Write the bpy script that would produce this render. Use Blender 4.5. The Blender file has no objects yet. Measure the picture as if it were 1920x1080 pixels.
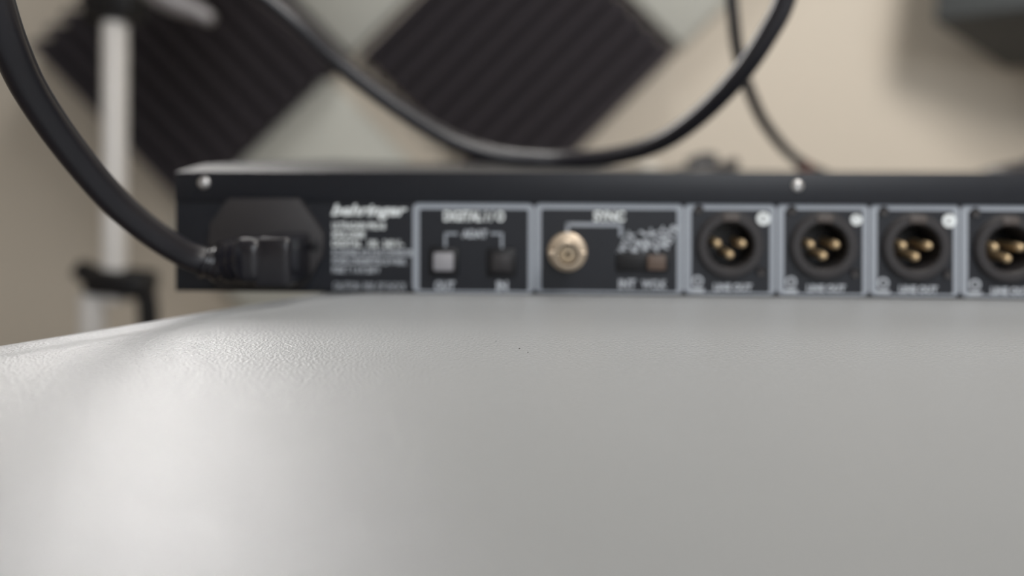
import bpy, bmesh, math, random
from mathutils import Vector, Matrix
random.seed(4)
scn = bpy.context.scene
C = scn.collection
R = math.radians
PI = math.pi

# ------------------------------------------------------------ camera, world, lights, exposure
F = 1500.0                 # focal length in pixels of a 1920 wide frame
H = 0.0476                 # lens height above the table top (metres)
HY = 300.0                 # pixel row of the horizon
ROLL = R(0.15)
cam_d = bpy.data.cameras.new('camera'); cam = bpy.data.objects.new('camera', cam_d); C.objects.link(cam)
cam.location = (0, 0, H); cam.rotation_euler = (R(90), 0, 0)
cam.rotation_euler = (Matrix.Rotation(R(90), 3, 'X') @ Matrix.Rotation(ROLL, 3, 'Z')).to_euler()
cam_d.sensor_width = 36.0; cam_d.lens = 36.0 * F / 1920.0
cam_d.shift_y = -(540.0 - HY) / 1920.0
cam_d.clip_start = 0.004; cam_d.clip_end = 30
cam_d.dof.use_dof = True; cam_d.dof.focus_distance = 0.203; cam_d.dof.aperture_fstop = 4.1
scn.camera = cam

world = bpy.data.worlds.new('world'); scn.world = world; world.use_nodes = True
world.node_tree.nodes['Background'].inputs[0].default_value = (0.80, 0.86, 1.0, 1)
world.node_tree.nodes['Background'].inputs[1].default_value = 0.20
scn.view_settings.view_transform = 'Standard'; scn.view_settings.look = 'None'
scn.view_settings.gamma = 1.0; scn.view_settings.use_curve_mapping = False
scn.view_settings.exposure = 0.0

def area(name, loc, target, sx, sy, power, col):
    d = bpy.data.lights.new(name, 'AREA'); d.shape = 'RECTANGLE'; d.size = sx; d.size_y = sy
    d.energy = power; d.color = col
    o = bpy.data.objects.new(name, d); C.objects.link(o); o.location = loc
    o.rotation_euler = (Vector(target) - Vector(loc)).to_track_quat('-Z', 'Y').to_euler()
    return o
key = area('wall_wash_light', (0.42, -0.30, 0.80), (0.80, 1.1, 0.10), 0.38, 0.38, 6.3, (1.0, 0.94, 0.87))
key.data.spread = R(125)
area('ceiling_light', (0.15, 0.62, 1.68), (0.15, 0.45, 0.0), 0.5, 0.35, 15, (1.0, 0.98, 0.95))
area('fill_light', (0.5, -1.9, 0.75), (0.1, 0.3, 0.0), 1.3, 1.0, 18, (0.90, 0.95, 1.0))  # soft fill added behind the camera to brighten the rack's rear panel

# ------------------------------------------------------------ pixel -> world
def at(px, py, D):
    """point at depth D seen at pixel (px, py) of the 1920x1080 photograph"""
    dx, dy = px - 960.0, HY - py
    c, s = math.cos(ROLL), math.sin(ROLL)
    rx, rz = dx * c - dy * s, dx * s + dy * c
    return Vector((rx / F * D, D, H + rz / F * D))

# ------------------------------------------------------------ materials
def mat(name, col, rough=0.5, metal=0.0, spec=0.5, nscale=0, namt=0.0, bscale=0, bdist=0.0, bstr=1.0, emit=None, coat=0.0):
    m = bpy.data.materials.new(name); m.use_nodes = True
    nt = m.node_tree; b = nt.nodes['Principled BSDF']
    b.inputs['Base Color'].default_value = (*col, 1); b.inputs['Roughness'].default_value = rough
    b.inputs['Metallic'].default_value = metal; b.inputs['Specular IOR Level'].default_value = spec
    b.inputs['Coat Weight'].default_value = coat
    tc = None
    if nscale or bscale: tc = nt.nodes.new('ShaderNodeTexCoord')
    if nscale:
        n = nt.nodes.new('ShaderNodeTexNoise'); n.inputs['Scale'].default_value = nscale; n.inputs['Detail'].default_value = 4
        nt.links.new(tc.outputs['Object'], n.inputs['Vector'])
        mx = nt.nodes.new('ShaderNodeMix'); mx.data_type = 'RGBA'
        mx.inputs[6].default_value = (*[c * (1 - namt) for c in col], 1)
        mx.inputs[7].default_value = (*[min(1, c * (1 + namt)) for c in col], 1)
        nt.links.new(n.outputs['Fac'], mx.inputs[0]); nt.links.new(mx.outputs[2], b.inputs['Base Color'])
    if bscale:
        n = nt.nodes.new('ShaderNodeTexNoise'); n.inputs['Scale'].default_value = bscale; n.inputs['Detail'].default_value = 2
        nt.links.new(tc.outputs['Object'], n.inputs['Vector'])
        bp = nt.nodes.new('ShaderNodeBump'); bp.inputs['Distance'].default_value = bdist; bp.inputs['Strength'].default_value = bstr
        nt.links.new(n.outputs['Fac'], bp.inputs['Height']); nt.links.new(bp.outputs['Normal'], b.inputs['Normal'])
    if emit:
        b.inputs['Emission Color'].default_value = (*emit[0], 1); b.inputs['Emission Strength'].default_value = emit[1]
    return m

M = dict(
    wall=mat('wall_paint', (0.62, 0.565, 0.485), 0.85, nscale=3, namt=0.03, bscale=150, bdist=0.0006, bstr=0.4),
    ceil=mat('ceiling_paint', (0.75, 0.72, 0.68), 0.9, nscale=4, namt=0.02),
    floor=mat('floor_carpet', (0.16, 0.13, 0.11), 0.95, nscale=30, namt=0.2),
    table=mat('table_plastic', (0.218, 0.229, 0.238), 0.31, nscale=40, namt=0.03, bscale=1250, bdist=0.00030, bstr=1.0),
    leg=mat('grey_leg_metal', (0.25, 0.25, 0.26), 0.4, 0.8, nscale=20, namt=0.05),
    foam_dark=mat('charcoal_foam', (0.050, 0.045, 0.052), 0.95, spec=0.15, nscale=200, namt=0.15, bscale=500, bdist=0.001, bstr=0.5),
    foam_grey=mat('light_grey_foam', (0.50, 0.51, 0.475), 0.95, spec=0.2, nscale=120, namt=0.04, bscale=400, bdist=0.001, bstr=0.4),
    steel=mat('black_painted_steel', (0.010, 0.012, 0.018), 0.42, spec=0.42, nscale=300, namt=0.15, bscale=2500, bdist=0.00003, bstr=0.4),
    lid=mat('lid_paint', (0.050, 0.050, 0.052), 0.60, spec=0.10, nscale=300, namt=0.1),
    face=mat('silver_faceplate', (0.35, 0.35, 0.36), 0.4, 0.7, nscale=100, namt=0.05),
    print=mat('grey_blue_print', (0.34, 0.375, 0.43), 0.6, nscale=500, namt=0.05),
    ink=mat('white_ink', (0.88, 0.94, 0.98), 0.6, nscale=500, namt=0.04),
    ink2=mat('pale_ink', (0.50, 0.54, 0.60), 0.6, nscale=500, namt=0.04),
    dark_ink=mat('black_ink', (0.02, 0.02, 0.025), 0.6, nscale=500, namt=0.04),
    plastic=mat('dark_grey_plastic', (0.035, 0.033, 0.036), 0.5, spec=0.4, nscale=300, namt=0.1),
    black=mat('black_plastic', (0.008, 0.008, 0.010), 0.45, spec=0.4, nscale=300, namt=0.1),
    glossy=mat('glossy_black_plastic', (0.011, 0.011, 0.016), 0.22, spec=0.6, nscale=300, namt=0.1),
    rubber=mat('black_cable_rubber', (0.015, 0.015, 0.021), 0.30, spec=0.6, nscale=200, namt=0.1, bscale=900, bdist=0.00005, bstr=0.4),
    gold=mat('gold_plating', (0.72, 0.55, 0.34), 0.42, 0.6, nscale=400, namt=0.05),
    nickel=mat('warm_nickel', (0.60, 0.50, 0.39), 0.42, 0.7, nscale=400, namt=0.05),
    screw=mat('bright_screw', (0.62, 0.62, 0.63), 0.35, 0.8, nscale=400, namt=0.05),
    tan=mat('tan_insulator', (0.42, 0.34, 0.24), 0.5, nscale=400, namt=0.03),
    white=mat('white_insulator', (0.62, 0.60, 0.55), 0.5, nscale=400, namt=0.03),
    door=mat('grey_port_door', (0.34, 0.34, 0.37), 0.5, nscale=400, namt=0.03),
    brown=mat('brown_switch', (0.12, 0.085, 0.068), 0.5, nscale=400, namt=0.08),
    pole=mat('satin_aluminium', (0.84, 0.83, 0.82), 0.45, 0.15, nscale=60, namt=0.04),
    handle=mat('grey_handle', (0.40, 0.39, 0.41), 0.4, 0.3, nscale=60, namt=0.04),
    speaker=mat('speaker_vinyl', (0.055, 0.062, 0.066), 0.6, nscale=100, namt=0.1, bscale=400, bdist=0.0003, bstr=0.4),
    cone=mat('speaker_cone', (0.03, 0.03, 0.032), 0.6, nscale=100, namt=0.1),
    red=mat('dull_red_tie', (0.16, 0.07, 0.06), 0.5, nscale=300, namt=0.1),
    speck=mat('dark_speck', (0.03, 0.03, 0.03), 0.8, nscale=900, namt=0.2),
    lamp=mat('lamp_diffuser', (0.8, 0.8, 0.8), 0.5, nscale=50, namt=0.01, emit=((1.0, 0.97, 0.95), 25.0)),
)

tb_ = M['table'].node_tree.nodes['Principled BSDF']; tb_.inputs['Sheen Weight'].default_value = 0.8; tb_.inputs['Sheen Roughness'].default_value = 0.35

# ------------------------------------------------------------ mesh helpers
def mesh_obj(name, bm, m, parent=None, smooth=True, loc=None):
    bmesh.ops.recalc_face_normals(bm, faces=bm.faces)
    me = bpy.data.meshes.new(name); bm.to_mesh(me); bm.free()
    me.materials.append(m)
    if smooth:
        for p in me.polygons: p.use_smooth = True
        try: me.set_sharp_from_angle(angle=R(38))
        except Exception: pass
    o = bpy.data.objects.new(name, me); C.objects.link(o)
    if loc is not None: o.location = loc
    if parent: o.parent = parent
    return o

def new(): return bmesh.new()

def add_box(bm, c, s, bev=0.0, rot=None, seg=2):
    mx = Matrix.Translation(c)
    if rot is not None: mx = mx @ rot.to_4x4()
    t = bmesh.new(); bmesh.ops.create_cube(t, size=1.0, matrix=Matrix.Diagonal((*s, 1)))
    if bev: bmesh.ops.bevel(t, geom=t.edges[:], offset=bev, segments=seg, affect='EDGES', profile=0.5)
    bmesh.ops.transform(t, matrix=mx, verts=t.verts)
    merge(bm, t)

def merge(bm, t):
    me = bpy.data.meshes.new('tmp'); t.to_mesh(me); t.free(); bm.from_mesh(me); bpy.data.meshes.remove(me)

def add_lathe(bm, prof, origin, axis, n=40):
    """prof: list of (radius, distance along axis)"""
    ax = Vector(axis).normalized(); q = ax.to_track_quat('Z', 'Y').to_matrix()
    rings = []
    for r, h in prof:
        if r < 1e-7: rings.append([bm.verts.new(Vector(origin) + q @ Vector((0, 0, h)))])
        else: rings.append([bm.verts.new(Vector(origin) + q @ Vector((r * math.cos(2 * PI * k / n), r * math.sin(2 * PI * k / n), h))) for k in range(n)])
    for a, b in zip(rings, rings[1:]):
        for k in range(n):
            va = a[k % len(a)]; vb = a[(k + 1) % len(a)]; vc = b[(k + 1) % len(b)]; vd = b[k % len(b)]
            vs = []
            for v in (va, vb, vc, vd):
                if v not in vs: vs.append(v)
            if len(vs) > 2: bm.faces.new(vs)

def catmull(pts, k=10):
    P = [Vector(p) for p in pts]; P = [2 * P[0] - P[1]] + P + [2 * P[-1] - P[-2]]; out = []
    for i in range(1, len(P) - 2):
        a, b, c, d = P[i - 1:i + 3]
        for j in range(k):
            t = j / k
            out.append(0.5 * ((2 * b) + (c - a) * t + (2 * a - 5 * b + 4 * c - d) * t * t + (3 * b - a - 3 * c + d) * t ** 3))
    out.append(P[-2].copy()); return out

def add_tube(bm, path, rad, n=20, cap=True):
    N = len(path); rings = []; up = None
    for i, p in enumerate(path):
        t = (path[min(i + 1, N - 1)] - path[max(i - 1, 0)]).normalized()
        if up is None: up = t.orthogonal().normalized()
        up = (up - t * up.dot(t)).normalized(); s = t.cross(up)
        r = rad(i / (N - 1)) if callable(rad) else rad
        rings.append([bm.verts.new(p + (up * math.cos(2 * PI * k / n) + s * math.sin(2 * PI * k / n)) * r) for k in range(n)])
    for a, b in zip(rings, rings[1:]):
        for k in range(n): bm.faces.new((a[k], a[(k + 1) % n], b[(k + 1) % n], b[k]))
    if cap: bm.faces.new(rings[0]); bm.faces.new(rings[-1])

def add_prism(bm, pts2, y0, y1, bev=0.0):
    """outline in local (x, z), extruded from y0 to y1"""
    t = bmesh.new()
    a = [t.verts.new((x, y0, z)) for x, z in pts2]; b = [t.verts.new((x, y1, z)) for x, z in pts2]
    n = len(a); t.faces.new(a); t.faces.new(b[::-1])
    for k in range(n): t.faces.new((a[k], b[k], b[(k + 1) % n], a[(k + 1) % n]))
    if bev:
        es = [e for e in t.edges if abs(e.verts[0].co.y - y0) < 1e-9 and abs(e.verts[1].co.y - y0) < 1e-9]
        bmesh.ops.bevel(t, geom=es, offset=bev, segments=2, affect='EDGES', profile=0.5)
    merge(bm, t)

def thing(name, label, cat, loc=(0, 0, 0), rot=(0, 0, 0), group=None):
    o = bpy.data.objects.new(name, None); o.empty_display_size = 0.02; C.objects.link(o)
    o.location = loc; o.rotation_euler = rot; o['label'] = label; o['category'] = cat
    if group: o['group'] = group
    return o
def tag(o, label, cat, group=None):
    o['label'] = label; o['category'] = cat
    if group: o['group'] = group
    return o
def struct(name, bm, m):
    o = mesh_obj(name, bm, m, smooth=False); o['kind'] = 'structure'; return o

# ------------------------------------------------------------ room
WY = 1.10
XL, XR, YB, ZF, ZC = -1.9, 2.0, -2.2, -0.735, 1.75
b = new(); add_box(b, ((XL + XR) / 2, (YB + WY) / 2, ZF - 0.05), (XR - XL + .2, WY - YB + .2, 0.1)); struct('floor', b, M['floor'])
b = new(); add_box(b, ((XL + XR) / 2, (YB + WY) / 2, ZC + 0.05), (XR - XL + .2, WY - YB + .2, 0.1)); struct('ceiling', b, M['ceil'])
def wall(name, x0, x1, y0, y1):
    b = new(); add_box(b, ((x0 + x1) / 2, (y0 + y1) / 2, (ZF + ZC) / 2), (x1 - x0, y1 - y0, ZC - ZF)); return struct(name, b, M['wall'])
wall('wall_back', XL, XR, WY, WY + 0.1)
wall('wall_left', XL - 0.1, XL, YB, WY + 0.1)
wall('wall_right', XR, XR + 0.1, YB, WY + 0.1)
wall('wall_front', XL, XR, YB - 0.1, YB)
for nm, sx in (('baseboard_back', 0),):
    b = new(); add_box(b, ((XL + XR) / 2, WY - 0.008, ZF + 0.05), (XR - XL, 0.016, 0.1), 0.003); struct(nm, b, M['ceil'])

# ------------------------------------------------------------ table: pebbled grey plastic top with a stepped rounded rim
table = thing('folding_table', 'light grey pebbled plastic folding table with rounded rim, filling the foreground', 'table', (0.3, 0.1, ZF))
edge = catmull([Vector((x, y, 0)) for x, y in ((-0.43, -0.158), (-0.260, 0.056), (-0.1385, 0.209), (-0.1165, 0.237), (-0.098, 0.262), (-0.075, 0.291),
        (-0.035, 0.345), (0.015, 0.42), (0.05, 0.49), (0.09, 0.56), (0.17, 0.63), (0.32, 0.68), (0.6, 0.71), (0.95, 0.72))], 12)
prof = [(0.0020, -0.045), (0.0, -0.044), (0.0, -0.0048), (0.0004, -0.0032), (0.0014, -0.0020), (0.003, -0.0015), (0.006, -0.0013), (0.0115, -0.00125),
        (0.0145, -0.00115), (0.0175, -0.00085), (0.0205, -0.00045), (0.0235, -0.00015), (0.027, 0.0), (0.032, 0.0)]
b = new(); rings = []
for i, p in enumerate(edge):
    t = (edge[min(i + 1, len(edge) - 1)] - edge[max(i - 1, 0)]).normalized(); nin = Vector((t.y, -t.x, 0))
    rings.append([b.verts.new(p + nin * s + Vector((0, 0, z))) for s, z in prof])
for a, c in zip(rings, rings[1:]):
    for k in range(len(prof) - 1): b.faces.new((a[k], a[k + 1], c[k + 1], c[k]))
inner = [r[-1] for r in rings]
far = b.verts.new((0.95, -0.55, 0)); far2 = b.verts.new((-0.40, -0.55, 0))
b.faces.new(inner + [far, far2])
low = [r[0] for r in rings]
lf = b.verts.new((0.95, -0.55, -0.045)); lf2 = b.verts.new((-0.40, -0.55, -0.045))
b.faces.new(low + [lf, lf2])
b.faces.new([inner[-1]] + [v for v in reversed(rings[-1][:-1])] + [lf, far])
b.faces.new((far, lf, lf2, far2)); b.faces.new([far2, lf2] + rings[0])
o = mesh_obj('tabletop', b, M['table'], table); o.location = (-0.3, -0.1, -ZF)
def leg_frame(y, nm='leg_frame'):
    b = new()
    pts = [Vector((-0.02, y, ZF + 0.0)), Vector((-0.02, y, -0.12)), Vector((0.0, y, -0.055)), Vector((0.68, y, -0.055)), Vector((0.70, y, -0.12)), Vector((0.70, y, ZF))]
    add_tube(b, pts, 0.013, 14)
    o = mesh_obj(nm, b, M['leg'], table); o.location = (-0.3, -0.1, -ZF)
leg_frame(-0.40); leg_frame(0.22)

# ------------------------------------------------------------ rack unit
RX, RY, YAW = -0.1214, 0.2890, R(-2.6)
rack = thing('rack_unit', 'black rack-mount audio unit seen from its rear connector panel, on the grey table', 'audio interface', (RX, RY, 0), (0, 0, YAW))
ux, uy = Vector((math.cos(YAW), math.sin(YAW), 0)), Vector((-math.sin(YAW), math.cos(YAW), 0))
def pan(px, py, dep=0.0):
    """pixel -> (x, z) on the rack's rear panel, offset dep along local y"""
    d = at(px, py, 1.0) - Vector((0, 0, H)); o = Vector((0, 0, H)); base = Vector((RX, RY, 0)) + uy * dep
    t = (base - o).dot(uy) / d.dot(uy); p = o + d * t
    return ((p - base).dot(ux), p.z)
W, DEP, ZT = 0.440, 0.217, 0.0431
# rear panel plate with real holes for the recessed sockets
socks = [(1368, 459), (1543, 461), (1716, 463), (1888, 466)]
b = new(); add_box(b, (W / 2, 0.0006, 0.0003 + ZT / 2), (W, 0.0012, ZT - 0.0006), 0)
panel = mesh_obj('rear_panel', b, M['steel'], rack, smooth=False)
cut = new()
for px, py in socks:
    x, z = pan(px, py); add_lathe(cut, [(0, -0.01), (0.0088, -0.01), (0.0088, 0.01), (0, 0.01)], (x, 0, z), (0, 1, 0), 40)
cutter = mesh_obj('cutter', cut, M['steel'], None, smooth=False)
cutter.parent = rack
md = panel.modifiers.new('cut', 'BOOLEAN'); md.object = cutter; md.operation = 'DIFFERENCE'; md.solver = 'EXACT'
bpy.context.view_layer.update(); dg = bpy.context.evaluated_depsgraph_get()
me2 = bpy.data.meshes.new_from_object(panel.evaluated_get(dg)); panel.modifiers.clear(); panel.data = me2
bpy.data.objects.remove(cutter)
# body: bottom, sides
b = new()
add_box(b, (W / 2, DEP / 2, 0.0006), (W, DEP, 0.0012)); add_box(b, (0.0006, DEP / 2, 0.0212), (0.0012, DEP - 0.003, 0.0412))
add_box(b, (W - 0.0006, DEP / 2, 0.0212), (0.0012, DEP - 0.003, 0.0412))
mesh_obj('chassis', b, M['steel'], rack, smooth=False)
# front faceplate with ears (far side)
b = new(); add_box(b, (W / 2, DEP + 0.0015, 0.0205), (0.482, 0.003, 0.0400), 0.0006)
mesh_obj('front_faceplate', b, M['face'], rack)
# lid: sheet metal that bows up towards the far left
b = new(); NX, NY = 44, 10
def lidz(x, y):
    fz = 0.0471 - (0.0471 - 0.0405) * min(1, max(0, x / 0.30)) ** 0.8
    return ZT + (fz - ZT) * (y / DEP) ** 0.20
top = [[b.verts.new((W * i / NX, DEP * j / NY, lidz(W * i / NX, DEP * j / NY))) for j in range(NY + 1)] for i in range(NX + 1)]
bot = [[b.verts.new((W * i / NX, DEP * j / NY, lidz(W * i / NX, DEP * j / NY) - 0.0010)) for j in range(NY + 1)] for i in range(NX + 1)]
for i in range(NX):
    for j in range(NY):
        b.faces.new((top[i][j], top[i + 1][j], top[i + 1][j + 1], top[i][j + 1])); b.faces.new((bot[i][j], bot[i][j + 1], bot[i + 1][j + 1], bot[i + 1][j]))
    for j in (0, NY): b.faces.new((top[i][j], bot[i][j], bot[i + 1][j], top[i + 1][j]))
for j in range(NY):
    for i in (0, NX): b.faces.new((top[i][j], top[i][j + 1], bot[i][j + 1], bot[i][j]))
mesh_obj('lid', b, M['lid'], rack)
# folded lid flange over the top of the panel
x0, z0 = pan(800, 379)
b = new(); add_box(b, (W / 2, -0.0005, (ZT + z0) / 2), (W, 0.0010, ZT - z0), 0.0002)
mesh_obj('lid_flange', b, M['steel'], rack)
# screws
def screw_at(px, py, r, parent=rack, y=-0.0010):
    x, z = pan(px, py, y)
    b = new(); add_lathe(b, [(0, 0.0), (r, 0.0), (r, r * .25), (r * .75, r * .5), (r * .45, r * .58), (r * .3, r * .25), (0, r * .2)], (x, y, z), (0, -1, 0), 24)
    return mesh_obj('screw', b, M['screw'], parent)
screw_at(383, 343, 0.0021); screw_at(1495, 348, 0.0021)

# printed rounded frames round each group of connectors
def rrect(x0, z0, x1, z1, r, n=6):
    out = []
    for cx, cz, a0 in ((x1 - r, z1 - r, 0), (x0 + r, z1 - r, 90), (x0 + r, z0 + r, 180), (x1 - r, z0 + r, 270)):
        for k in range(n + 1):
            a = R(a0 + 90 * k / n); out.append((cx + r * math.cos(a), cz + r * math.sin(a)))
    return out
def frame(pxa, pya, pxb, pyb, tl, tt, tr, tb):
    x0, z1 = pan(pxa, pya); x1, z0 = pan(pxb, pyb)
    u = 1 / 5300.0
    o_ = rrect(x0, z0, x1, z1, 0.0022); i_ = rrect(x0 + tl * u, z0 + tb * u, x1 - tr * u, z1 - tt * u, 0.0008)
    b = new(); n = len(o_)
    vo = [b.verts.new((x, -0.0002, z)) for x, z in o_]; vi = [b.verts.new((x, -0.0002, z)) for x, z in i_]
    wo = [b.verts.new((x, 0.0001, z)) for x, z in o_]; wi = [b.verts.new((x, 0.0001, z)) for x, z in i_]
    for k in range(n):
        l = (k + 1) % n
        b.faces.new((vo[k], vo[l], vi[l], vi[k])); b.faces.new((wo[k], wi[k], wi[l], wo[l]))
        b.faces.new((vo[k], wo[k], wo[l], vo[l])); b.faces.new((vi[k], vi[l], wi[l], wi[k]))
    return mesh_obj('printed_frame', b, M['print'], rack, smooth=False)
frame(774, 380, 1001, 550, 13, 12, 11, 4)
frame(1003, 380, 1281, 551, 12, 12, 12, 4)
frame(1283, 381, 1454, 553, 13, 12, 11, 4)
frame(1457, 381, 1628, 555, 13, 12, 11, 4)
frame(1631, 382, 1798, 556, 13, 12, 11, 4)
frame(1801, 383, 1972, 558, 13, 12, 11, 4)

# lettering
def text(s, pxa, pxb, pyt, pyb, m='ink', bold=0.0, shear=0.0, parent=rack, rot=0.0, y=-0.0002, lab=None):
    """lettering that fills the pixel box on the panel"""
    cu = bpy.data.curves.new('t', 'FONT'); cu.body = s; cu.size = 1.0; cu.shear = shear; cu.extrude = 0.02; cu.offset = bold; cu.resolution_u = 3
    to = bpy.data.objects.new('t', cu); C.objects.link(to); bpy.context.view_layer.update()
    me = bpy.data.meshes.new_from_object(to.evaluated_get(bpy.context.evaluated_depsgraph_get()))
    bpy.data.objects.remove(to); bpy.data.curves.remove(cu)
    xs = [v.co.x for v in me.vertices]; ys = [v.co.y for v in me.vertices]
    X0, X1, Y0, Y1 = min(xs), max(xs), min(ys), max(ys)
    ax, az = pan(pxa, pyb, y); bx_, bz = pan(pxb, pyt, y)
    cx, cz = (ax + bx_) / 2, (az + bz) / 2; sx = (bx_ - ax) / (X1 - X0); sz = (bz - az) / (Y1 - Y0)
    ca, sa = math.cos(rot), math.sin(rot)
    for v in me.vertices:
        lx = (v.co.x - (X0 + X1) / 2) * sx; lz = (v.co.y - (Y0 + Y1) / 2) * sz
        v.co = (cx + lx * ca - lz * sa, y - v.co.z * 0.004, cz + lx * sa + lz * ca)
    me.materials.clear(); me.materials.append(M[m])
    o = bpy.data.objects.new('printed_text', me); C.objects.link(o); o.parent = parent
    if lab: o['label'] = lab
    return o
text('behringer', 621, 764, 383, 411, 'ink', 0.035, 0.35, lab='bold slanted maker lettering')
text('ULTRAGAIN PRO-8', 623, 722, 417, 430, 'ink', 0.03)
text('MODEL ADA8000', 623, 684, 434, 446, 'ink', 0.03)
text('DIGITAL', 623, 678, 450, 463, 'ink', 0.03)
text('100 - 240 V~', 690, 757, 450, 465, 'ink', 0.02)
text('8-CHANNEL A/D & D/A CONVERTER', 623, 774, 468, 480, 'ink2', 0.03)
text('POWER CONSUMPTION 25 W MAX.', 623, 762, 484, 496, 'ink2', 0.03)
text('FUSE: T 1 A H 250 V', 623, 712, 500, 512, 'ink2', 0.03)
text('CAUTION  RISK OF SHOCK', 625, 762, 530, 544, 'ink2', 0.0)
text('DIGITAL I / O', 832, 946, 396, 415, 'ink', 0.04)
text('ADAT', 866, 914, 431, 446, 'ink2', 0.05)
text('OUT', 815, 853, 527, 544, 'ink2', 0.04)
text('IN', 931, 952, 527, 545, 'ink2', 0.05)
text('SYNC', 1113, 1172, 396, 415, 'ink', 0.04)
for k, (s, cx, cy) in enumerate((('WCLK', 1174, 456), ('44.1', 1196, 457), ('48 K', 1217, 450), ('ADAT', 1238, 449), ('MSTR', 1257, 443))):
    text(s, cx - 25, cx + 25, cy - 8, cy + 8, 'ink2', 0.03, rot=R(62))
text('INT', 1160, 1192, 524, 541, 'ink2', 0.04)
text('WCLK', 1203, 1250, 525, 541, 'ink2', 0.04)
# printed connecting lines
def line(pts, w=0.0006, m='print'):
    b = new()
    for (a, c) in zip(pts, pts[1:]):
        p, q = pan(*a), pan(*c)
        x0, x1 = min(p[0], q[0]) - w / 2, max(p[0], q[0]) + w / 2; z0, z1 = min(p[1], q[1]) - w / 2, max(p[1], q[1]) + w / 2
        add_box(b, ((x0 + x1) / 2, -0.0001, (z0 + z1) / 2), (x1 - x0, 0.0002, z1 - z0))
    return mesh_obj('printed_line', b, M[m], rack, smooth=False)
line([(835, 468), (835, 438), (856, 438)], 0.0009); line([(922, 438), (941, 438), (941, 468)], 0.0009)
line([(1064, 434), (1064, 421), (1164, 421), (1164, 440)], 0.0013)

# optical ports
for px, py, m in ((833, 489, 'door'), (941, 491, 'plastic')):
    x, z = pan(px, py)
    b = new(); add_box(b, (x, -0.0008, z), (0.0104, 0.0018, 0.0100), 0.0008)
    o = mesh_obj('optical_port', b, M['black'], rack)
    b = new(); add_box(b, (x, -0.0019, z), (0.0072, 0.0010, 0.0066), 0.0008)
    d = mesh_obj('port_door', b, M[m], o)
    if m == 'door': o['label'] = 'optical port with pale grey door'
    else: o['label'] = 'optical port with dark door'

# BNC socket
x, z = pan(1064, 474, -0.004)
b = new(); add_lathe(b, [(0, 0.0), (0.0068, 0.0), (0.0068, 0.0016), (0.0058, 0.0022), (0.0048, 0.0022), (0.0048, 0.0095), (0.0044, 0.0100), (0.0038, 0.0100), (0.0038, 0.003), (0, 0.003)], (x, 0, z), (0, -1, 0), 6 * 8)
bnc = mesh_obj('bnc_socket', b, M['nickel'], rack)
b = new(); add_lathe(b, [(0, 0.002), (0.0028, 0.002), (0.0028, 0.0085), (0.0011, 0.0088), (0.0011, 0.0060), (0, 0.0060)], (x, 0, z), (0, -1, 0), 24)
mesh_obj('insulator', b, M['tan'], bnc)
for sgn in (-1, 1):
    b = new(); add_lathe(b, [(0, 0.004), (0.0010, 0.004), (0.0010, 0.0060), (0, 0.0062)], (x, -0.0075, z), (sgn, 0, 0), 12)
    mesh_obj('bayonet_lug', b, M['nickel'], bnc)

# slide switch
x, z = pan(1205, 491)
b = new(); add_box(b, (x, -0.0006, z), (0.0185, 0.0012, 0.0068), 0.0005); sw = mesh_obj('slide_switch', b, M['black'], rack)
x2, z2 = pan(1229, 491)
b = new(); add_box(b, (x2, -0.0020, z2), (0.0064, 0.0026, 0.0052), 0.0006); o = mesh_obj('slider', b, M['brown'], sw); o['label'] = 'brown slider'

# male XLR sockets
def xlr(px, py, digit):
    x, z = pan(px, py)
    b = new()
    add_lathe(b, [(0.0080, 0.0140), (0.0080, -0.0016), (0.0086, -0.0021), (0.0108, -0.0021), (0.0115, -0.0015), (0.0115, -0.0001), (0.0118, 0.0000),
                  (0.0086, 0.0001), (0.0086, 0.0150), (0, 0.0150), (0, 0.0140)], (x, 0, z), (0, 1, 0), 48)
    bmesh.ops.remove_doubles(b, verts=b.verts, dist=1e-7)
    # closed floor
    s = mesh_obj('xlr_socket', b, M['plastic'], rack)
    b = new(); add_lathe(b, [(0, 0.0125), (0.0079, 0.0125), (0.0079, 0.0138), (0, 0.0138)], (x, 0, z), (0, 1, 0), 32)
    mesh_obj('socket_floor', b, M['black'], s)
    b = new(); add_box(b, (x, -0.0017, z + 0.0096), (0.0058, 0.0018, 0.0028), 0.0005)
    o = mesh_obj('latch_tab', b, M['door'] if False else M['tab'], s)
    for dx, dz in ((-0.0043, 0.0004), (0.0043, 0.0004), (0, -0.0035)):
        b = new(); add_lathe(b, [(0, -0.0012), (0.0008, -0.0010), (0.00145, -0.0002), (0.00155, 0.0006), (0.00155, 0.0126), (0, 0.0126)], (x + dx, 0, z + dz), (0, 1, 0), 20)
        mesh_obj('pin', b, M['gold'], s)
    for dx, dz in ((-0.0108, 0.0124), (0.0108, -0.0092)):
        b = new(); add_lathe(b, [(0, 0.0003), (0.0003, 0.0003), (0.0014, 0.0009), (0.0017, 0.0005), (0.0017, -0.0001), (0, -0.0001)], (x + dx, 0, z + dz), (0, -1, 0), 20)
        mesh_obj('screw', b, M['plastic'], s)
M['tab'] = mat('grey_brown_tab', (0.085, 0.072, 0.068), 0.5, nscale=300, namt=0.1)
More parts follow.
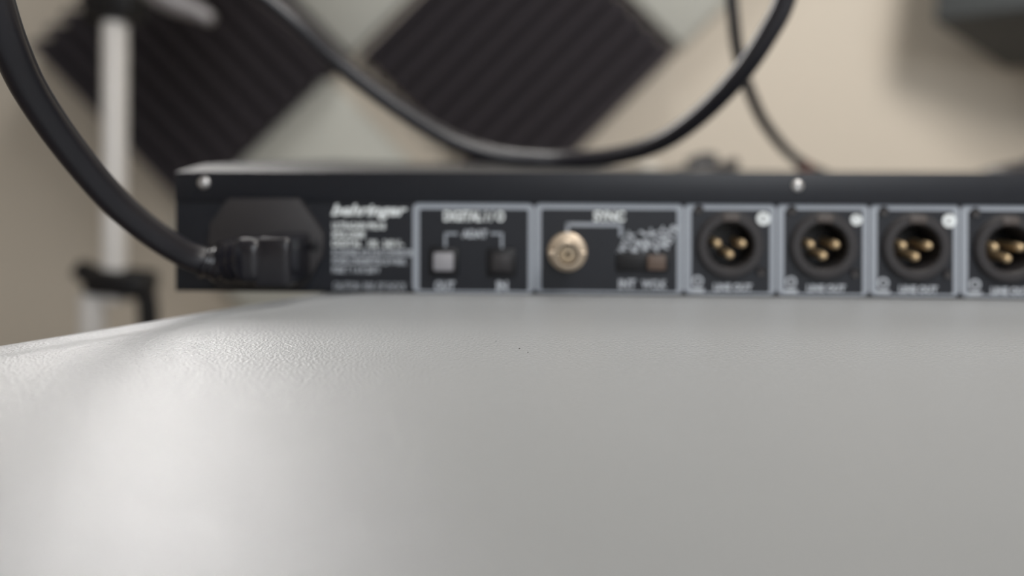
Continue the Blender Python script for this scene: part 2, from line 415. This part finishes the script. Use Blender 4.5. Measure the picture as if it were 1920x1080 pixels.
for (px, py), dg_, cxb in zip(socks, '8765', (1431, 1605, 1779, 1953)):
    xlr(px, py, dg_)
    x, z = pan(cxb, py - 49)
    b = new(); add_lathe(b, [(0, -0.0001), (0.0023 if dg_ != '7' else 0.0019, -0.0001), (0.0023 if dg_ != '7' else 0.0019, 0.0004), (0, 0.0004)], (x, 0, z), (0, -1, 0), 28)
    o = mesh_obj('number_badge', b, M['ink'], rack)
    text(dg_, cxb - 3.5, cxb + 3.5, py - 54, py - 44, 'dark_ink', 0.0, parent=o, y=-0.00045)
    text('LINE OUT', px - 30, px + 42, py + 73, py + 86, 'ink2', 0.05)
    # small pin-out drawing at the lower left
    x, z = pan(px - 60, py + 74)
    b = new()
    add_lathe(b, [(0.0011, 0.0002), (0.0019, 0.0002), (0.0019, -0.0001), (0.0011, -0.0001), (0.0011, 0.0002)], (x, 0, z + 0.0012), (0, -1, 0), 20)
    add_box(b, (x, -0.0001, z - 0.0022), (0.0044, 0.0002, 0.0018))
    mesh_obj('printed_symbol', b, M['ink2'], rack, smooth=False)

# IEC power inlet
pts = [pan(*p, -0.002) for p in ((428, 372), (562, 372), (608, 438), (606, 480), (568, 542), (408, 542), (390, 470), (394, 420))]
b = new(); add_prism(b, pts, -0.0030, 0.0002, 0.0008)
inlet = mesh_obj('power_inlet', b, M['plastic'], rack)
x, z = pan(590, 462, -0.003); b = new()
add_lathe(b, [(0, 0.0), (0.0018, 0.0), (0.0016, 0.0006), (0.0006, 0.0008), (0, 0.0004)], (x, -0.0029, z), (0, -1, 0), 20)
mesh_obj('screw', b, M['black'], inlet)

# ------------------------------------------------------------ power cord with its right-angled plug
cord = thing('power_cord', 'thick black power cord curving from the left into the rear power inlet', 'power cord', at(480, 490, 0.268))
def wchild(name, bm, m, parent):
    o = mesh_obj(name, bm, m, None); o.parent = parent; o.location = -parent.location; return o
path = catmull([at(*p) for p in ((440, 500, .267), (405, 494, .2655), (352, 478, .262), (300, 447, .255), (254, 412, .249), (206, 368, .242), (148, 300, .232), (96, 230, .222), (50, 156, .212), (18, 84, .204), (-5, 16, .199), (-30, -80, .195), (-44, -190, .194), (-60, -420, .22), (-240, -560, .26), (-620, -420, .30), (-900, 100, .32), (-1150, 1500, .33), (-1200, 2900, .33))], 12)
b = new(); add_tube(b, path, 0.0044, 28); wchild('cable', b, M['rubber'], cord)
pl = [at(492, 440, .262), at(556, 538, .262)]
b = new(); rz = Matrix.Rotation(YAW, 3, 'Z')
c1 = at(522, 489, .268); add_box(b, (c1.x, .2735, c1.z), (0.0125, 0.0235, 0.0165), 0.0018, rz, 3)
c2 = at(470, 487, .266); add_box(b, (c2.x, .2675, c2.z), (0.0110, 0.0135, 0.0150), 0.0035, rz, 4)
wchild('plug_body', b, M['glossy'], cord)
b = new(); sp = [at(462, 486, .266), at(440, 488, .2665), at(418, 490, .267), at(398, 492, .2655), at(380, 485, .2645)]
spc = catmull(sp, 8); nn = len(spc)
add_tube(b, spc, lambda t: 0.0074 - 0.0024 * t + (0.0006 if int(t * 12) % 2 == 0 else -0.0004), 24)
wchild('strain_relief', b, M['glossy'], cord)

# ------------------------------------------------------------ looped cable lying over the lid
loop = catmull([at(150, -420, .36), at(330, -150, .36), at(440, -50, .365), at(545, 35, .37), at(640, 122, .378), at(755, 208, .385), at(850, 264, .39), at(930, 290, .392), at(1000, 299, .392), at(1070, 300, .39), at(1150, 293, .38),
                at(1235, 268, .365), at(1310, 218, .35), at(1385, 142, .335), at(1440, 62, .325), at(1474, -10, .32), at(1500, -150, .315), at(1480, -420, .32), at(1200, -700, .34), at(700, -760, .36), at(300, -640, .36), at(150, -420, .36)], 12)
b = new(); add_tube(b, loop, 0.0044, 24)
tag(mesh_obj('looped_cable', b, M['rubber'], None), 'thick black cable hanging in a wide loop that touches the rack lid', 'cable')

# ------------------------------------------------------------ thin cable dropping behind the unit
thin = catmull([at(1330, -500, .44), at(1352, -200, .43), at(1372, 0, .43), at(1384, 100, .44), at(1408, 178, .455), at(1440, 240, .475), at(1492, 298, .505), at(1560, 334, .535), at(1640, 372, .56), Vector((.30, .615, .0034)), Vector((.40, .62, .0032)), Vector((.56, .66, .0032))], 12)
tc = thing('thin_cable', 'thinner black cable dropping behind the unit right of the big loop', 'cable', thin[0])
b = new(); add_tube(b, thin, 0.0033, 18); wchild('cable', b, M['rubber'], tc)
b = new(); p = at(1503, 309, .511); q = at(1512, 316, .516); add_tube(b, [p, q], 0.0046, 18); o = wchild('cable_tie', b, M['red'], tc); o['label'] = 'dull red tie'

# ------------------------------------------------------------ clutter on the table behind the unit
def coil():
    c0 = at(1318, 430, .58); c0.z = 0
    t = thing('cable_coil', 'small heap of coiled black cable behind the unit, under the loop', 'cable', c0)
    pts = []
    for k in range(0, 150):
        a = k / 149 * 2 * PI * 7; lay = k / 149
        r = 0.037 - 0.016 * lay + 0.002 * math.sin(a * 2.3)
        pts.append(Vector((r * math.cos(a), r * 0.8 * math.sin(a), 0.0042 + 0.039 * lay + 0.003 * math.sin(a + 1))))
    b = new(); add_tube(b, pts, 0.0042, 12); mesh_obj('cable', b, M['rubber'], t)
    b = new(); add_tube(b, [Vector((-.010, 0, .043)), Vector((.000, 0, .0475)), Vector((.009, 0, .047))], 0.0062, 16); mesh_obj('connector', b, M['black'], t)
coil()
c0 = at(1215, 420, .57); c0.z = 0
pw = thing('pale_plug_adapter', 'pale grey plug adapter standing behind the lid, left of the cable heap', 'adapter', c0)
b = new(); add_box(b, (0, 0, 0.0205), (0.026, 0.024, 0.041), 0.004); mesh_obj('housing', b, M['white'], pw)
b = new(); add_lathe(b, [(0, .040), (.0090, .040), (.0080, .0450), (0, .0460)], (0, 0, 0), (0, 0, 1), 20); mesh_obj('cap', b, M['white'], pw)
b = new(); dk = catmull([Vector((.62, .56, .006)), Vector((.52, .585, .012)), at(1990, 306, .60), at(1920, 317, .60), at(1860, 330, .60), at(1800, 352, .61), Vector((.30, .63, .006)), Vector((.24, .60, .006))], 10)
add_tube(b, dk, 0.006, 16); tag(mesh_obj('fat_cable', b, M['rubber'], None), 'black cable humped up behind the right end of the unit', 'cable')

# ------------------------------------------------------------ acoustic tiles on the back wall
def ridged_tile(px, py, ang, ridges_dir, label, wallside=WY):
    c = at(px, py, 1.08); S = 0.300
    t = thing('acoustic_tile', label, 'acoustic foam', (c.x, WY, c.z), (0, ang, 0), 'charcoal wedge foam tiles on the back wall')
    b = new(); add_box(b, (0, -0.005, 0), (S, 0.010, S)); mesh_obj('foam_base', b, M['foam_dark'], t)
    n = 11; w = S / n
    me = None
    for k in range(n):
        cc = -S / 2 + w * (k + .5)
        if me is None:
            b = new()
            pr = [(-w / 2, -0.009), (-w * .2, -0.044), (w * .2, -0.044), (w / 2, -0.009)]
            vs = [[b.verts.new((x, y, z)) for x, y in pr] for z in (-S / 2, S / 2)]
            for i in range(3): b.faces.new((vs[0][i], vs[0][i + 1], vs[1][i + 1], vs[1][i]))
            b.faces.new(vs[0]); b.faces.new(vs[1]); b.faces.new((vs[0][3], vs[0][0], vs[1][0], vs[1][3]))
            o = mesh_obj('wedge', b, M['foam_dark'], t, smooth=False); me = o.data
        else:
            o = bpy.data.objects.new('wedge', me); C.objects.link(o); o.parent = t
        if ridges_dir: o.location = (cc, 0, 0)
        else: o.rotation_euler = (0, R(90), 0); o.location = (0, 0, cc)
    return t
ridged_tile(970, 101, R(45), True, 'charcoal ridged foam diamond in the centre, above the middle of the unit')
ridged_tile(361, 102, R(46), False, 'charcoal ridged foam diamond at left, behind the pale lamp pole')
def plain_tile(px, py, ang, label):
    c = at(px, py, 1.08); S = 0.300
    b = new(); add_box(b, (0, -0.012, 0), (S, 0.024, S), 0.004)
    o = mesh_obj('flat_acoustic_tile', b, M['foam_grey'], None); o.location = (c.x, WY, c.z); o.rotation_euler = (0, ang, 0)
    return tag(o, label, 'acoustic foam', 'light grey flat tiles on the back wall')
plain_tile(659, -190, R(45), 'light grey tile with its lower corner between the two charcoal diamonds')
plain_tile(608, 436, R(45), 'light grey tile rising from behind the unit lid, below the charcoal diamonds')
plain_tile(1278, -205, R(45), 'light grey tile at top edge, right of the central charcoal diamond')

# ------------------------------------------------------------ wall speaker, upper right
n_bl = at(1748, 42, .95); f_bl = at(1884, 132, 1.086)
dv = (f_bl - n_bl); Lb = dv.length; dv.normalize()
rv = Vector((dv.y, -dv.x, 0)).normalized(); uv = rv.cross(dv).normalized()
mx = Matrix((rv, dv, uv)).transposed()
sp = thing('wall_speaker', 'dark grey box speaker mounted high on the wall at the upper right', 'speaker', n_bl)
sp.rotation_euler = mx.to_euler()
b = new(); add_box(b, (0.10, Lb / 2, 0.15), (0.20, Lb, 0.30), 0.006, None, 3); mesh_obj('cabinet', b, M['speaker'], sp)
b = new(); add_lathe(b, [(0, .012), (.02, .010), (.055, -.004), (.066, -.006), (.072, 0), (.072, .004)], (0.10, 0.001, 0.10), (0, 1, 0), 40); mesh_obj('woofer', b, M['cone'], sp)
b = new(); add_lathe(b, [(0, -.002), (.012, .001), (.030, -.004), (.034, 0), (.034, .004)], (0.10, 0.001, 0.225), (0, 1, 0), 32); mesh_obj('tweeter', b, M['cone'], sp)
mb = mx.inverted(); a0 = Vector((0.10, Lb - .01, 0.16)); wp = mb @ (Vector(((n_bl + mx @ a0).x, WY, (n_bl + mx @ a0).z)) - n_bl)
b = new(); add_tube(b, [a0, wp], 0.016, 16); mesh_obj('bracket', b, M['black'], sp)

# ------------------------------------------------------------ lamp on a stand, left
SD = 0.67
base = at(215, 400, SD); sx_ = base.x
st = thing('lamp_stand', 'pale aluminium stand with black clutch and lamp head at the left', 'lamp stand', (sx_, SD, ZF))
def sc(name, b, m, par=None): 
    o = mesh_obj(name, b, m, par or st)
    if par is None: o.location = (-sx_, -SD, -ZF)
    return o
zt, zb = at(215, 36, SD).z, at(215, 520, SD).z
b = new(); add_lathe(b, [(0, zb - .02), (.0102, zb - .02), (.0102, zt - .004), (.008, zt), (0, zt)], (sx_, SD, 0), (0, 0, 1), 32); sc('upper_tube', b, M['pole'])
b = new(); add_box(b, (sx_ + .006, SD, zb - .004), (.052, .034, .022), .006, Matrix.Rotation(R(6), 3, 'Y')); add_tube(b, [at(205, 535, SD), at(172, 517, SD), at(146, 502, SD)], lambda t: .011 - .003 * t, 16)
add_tube(b, catmull([at(215, 522, SD), at(244, 523, SD), at(266, 538, SD), at(275, 562, SD), at(279, 620, SD), at(282, 900, SD)], 8), .0085, 16)
sc('clutch', b, M['black'])
lt = at(173, 550, SD)
b = new(); add_lathe(b, [(0, ZF + .002), (.0108, ZF + .002), (.0108, lt.z), (0, lt.z)], (lt.x, SD, 0), (0, 0, 1), 32); sc('lower_tube', b, M['pole'])
for a in (100, 220, 340):
    e = Vector((lt.x + .26 * math.cos(R(a)), SD + .26 * math.sin(R(a)), ZF + .010)); b = new()
    add_tube(b, [Vector((lt.x, SD, ZF + .20)), e], .008, 12); sc('leg', b, M['black'])
# lamp head above the frame
b = new(); add_box(b, (sx_, SD, zt + .018), (.042, .034, .040), .006); add_tube(b, [Vector((sx_, SD, zt)), Vector((sx_, SD, zt + .09))], .009, 16); sc('head_joint', b, M['black'])
b = new(); add_tube(b, catmull([at(290, -22, SD - .03), at(330, 6, SD - .03), at(366, 20, SD - .03), at(398, 38, SD - .03)], 8), lambda t: .0120 - .0070 * t, 16)
add_tube(b, [at(225, -30, SD), at(295, -20, SD - .03)], .007, 12)
o = sc('handle', b, M['handle'] if 'handle' in M else M['pole']); 
LP = at(280, -385, SD); tilt = Matrix.Rotation(R(-22), 3, 'X')
b = new(); add_box(b, (LP.x, SD + .016, LP.z), (.225, .030, .300), .006, tilt); sc('lamp_housing', b, M['black'])
b = new(); add_box(b, tuple(Vector((LP.x, SD + .016, LP.z)) + tilt @ Vector((0, -.0165, 0))), (.205, .004, .280), .001, tilt); sc('diffuser', b, M['lamp'])

# ------------------------------------------------------------ specks on the table
for px, py, r, lab in ((974, 654, .00016, 'darkest tiny speck on the tabletop before the unit'), (990, 661, .00013, 'tiny speck just right of the darkest one on the tabletop'),
                       (930, 640, .00012, 'leftmost tiny speck on the tabletop'), (1068, 658, .00010, 'faint rightmost tiny speck on the tabletop')):
    D = H * F / (py - HY); p = at(px, py, D); b = new(); bmesh.ops.create_icosphere(b, subdivisions=2, radius=r, matrix=Matrix.Diagonal((1.2, 1, .7, 1)))
    for v in b.verts: v.co += Vector((random.uniform(-.2, .2), random.uniform(-.2, .2), random.uniform(-.2, .2))) * r
    o = mesh_obj('speck', b, M['speck'], None); o.location = (p.x, p.y, r * .45); tag(o, lab, 'crumb', 'specks on the table')
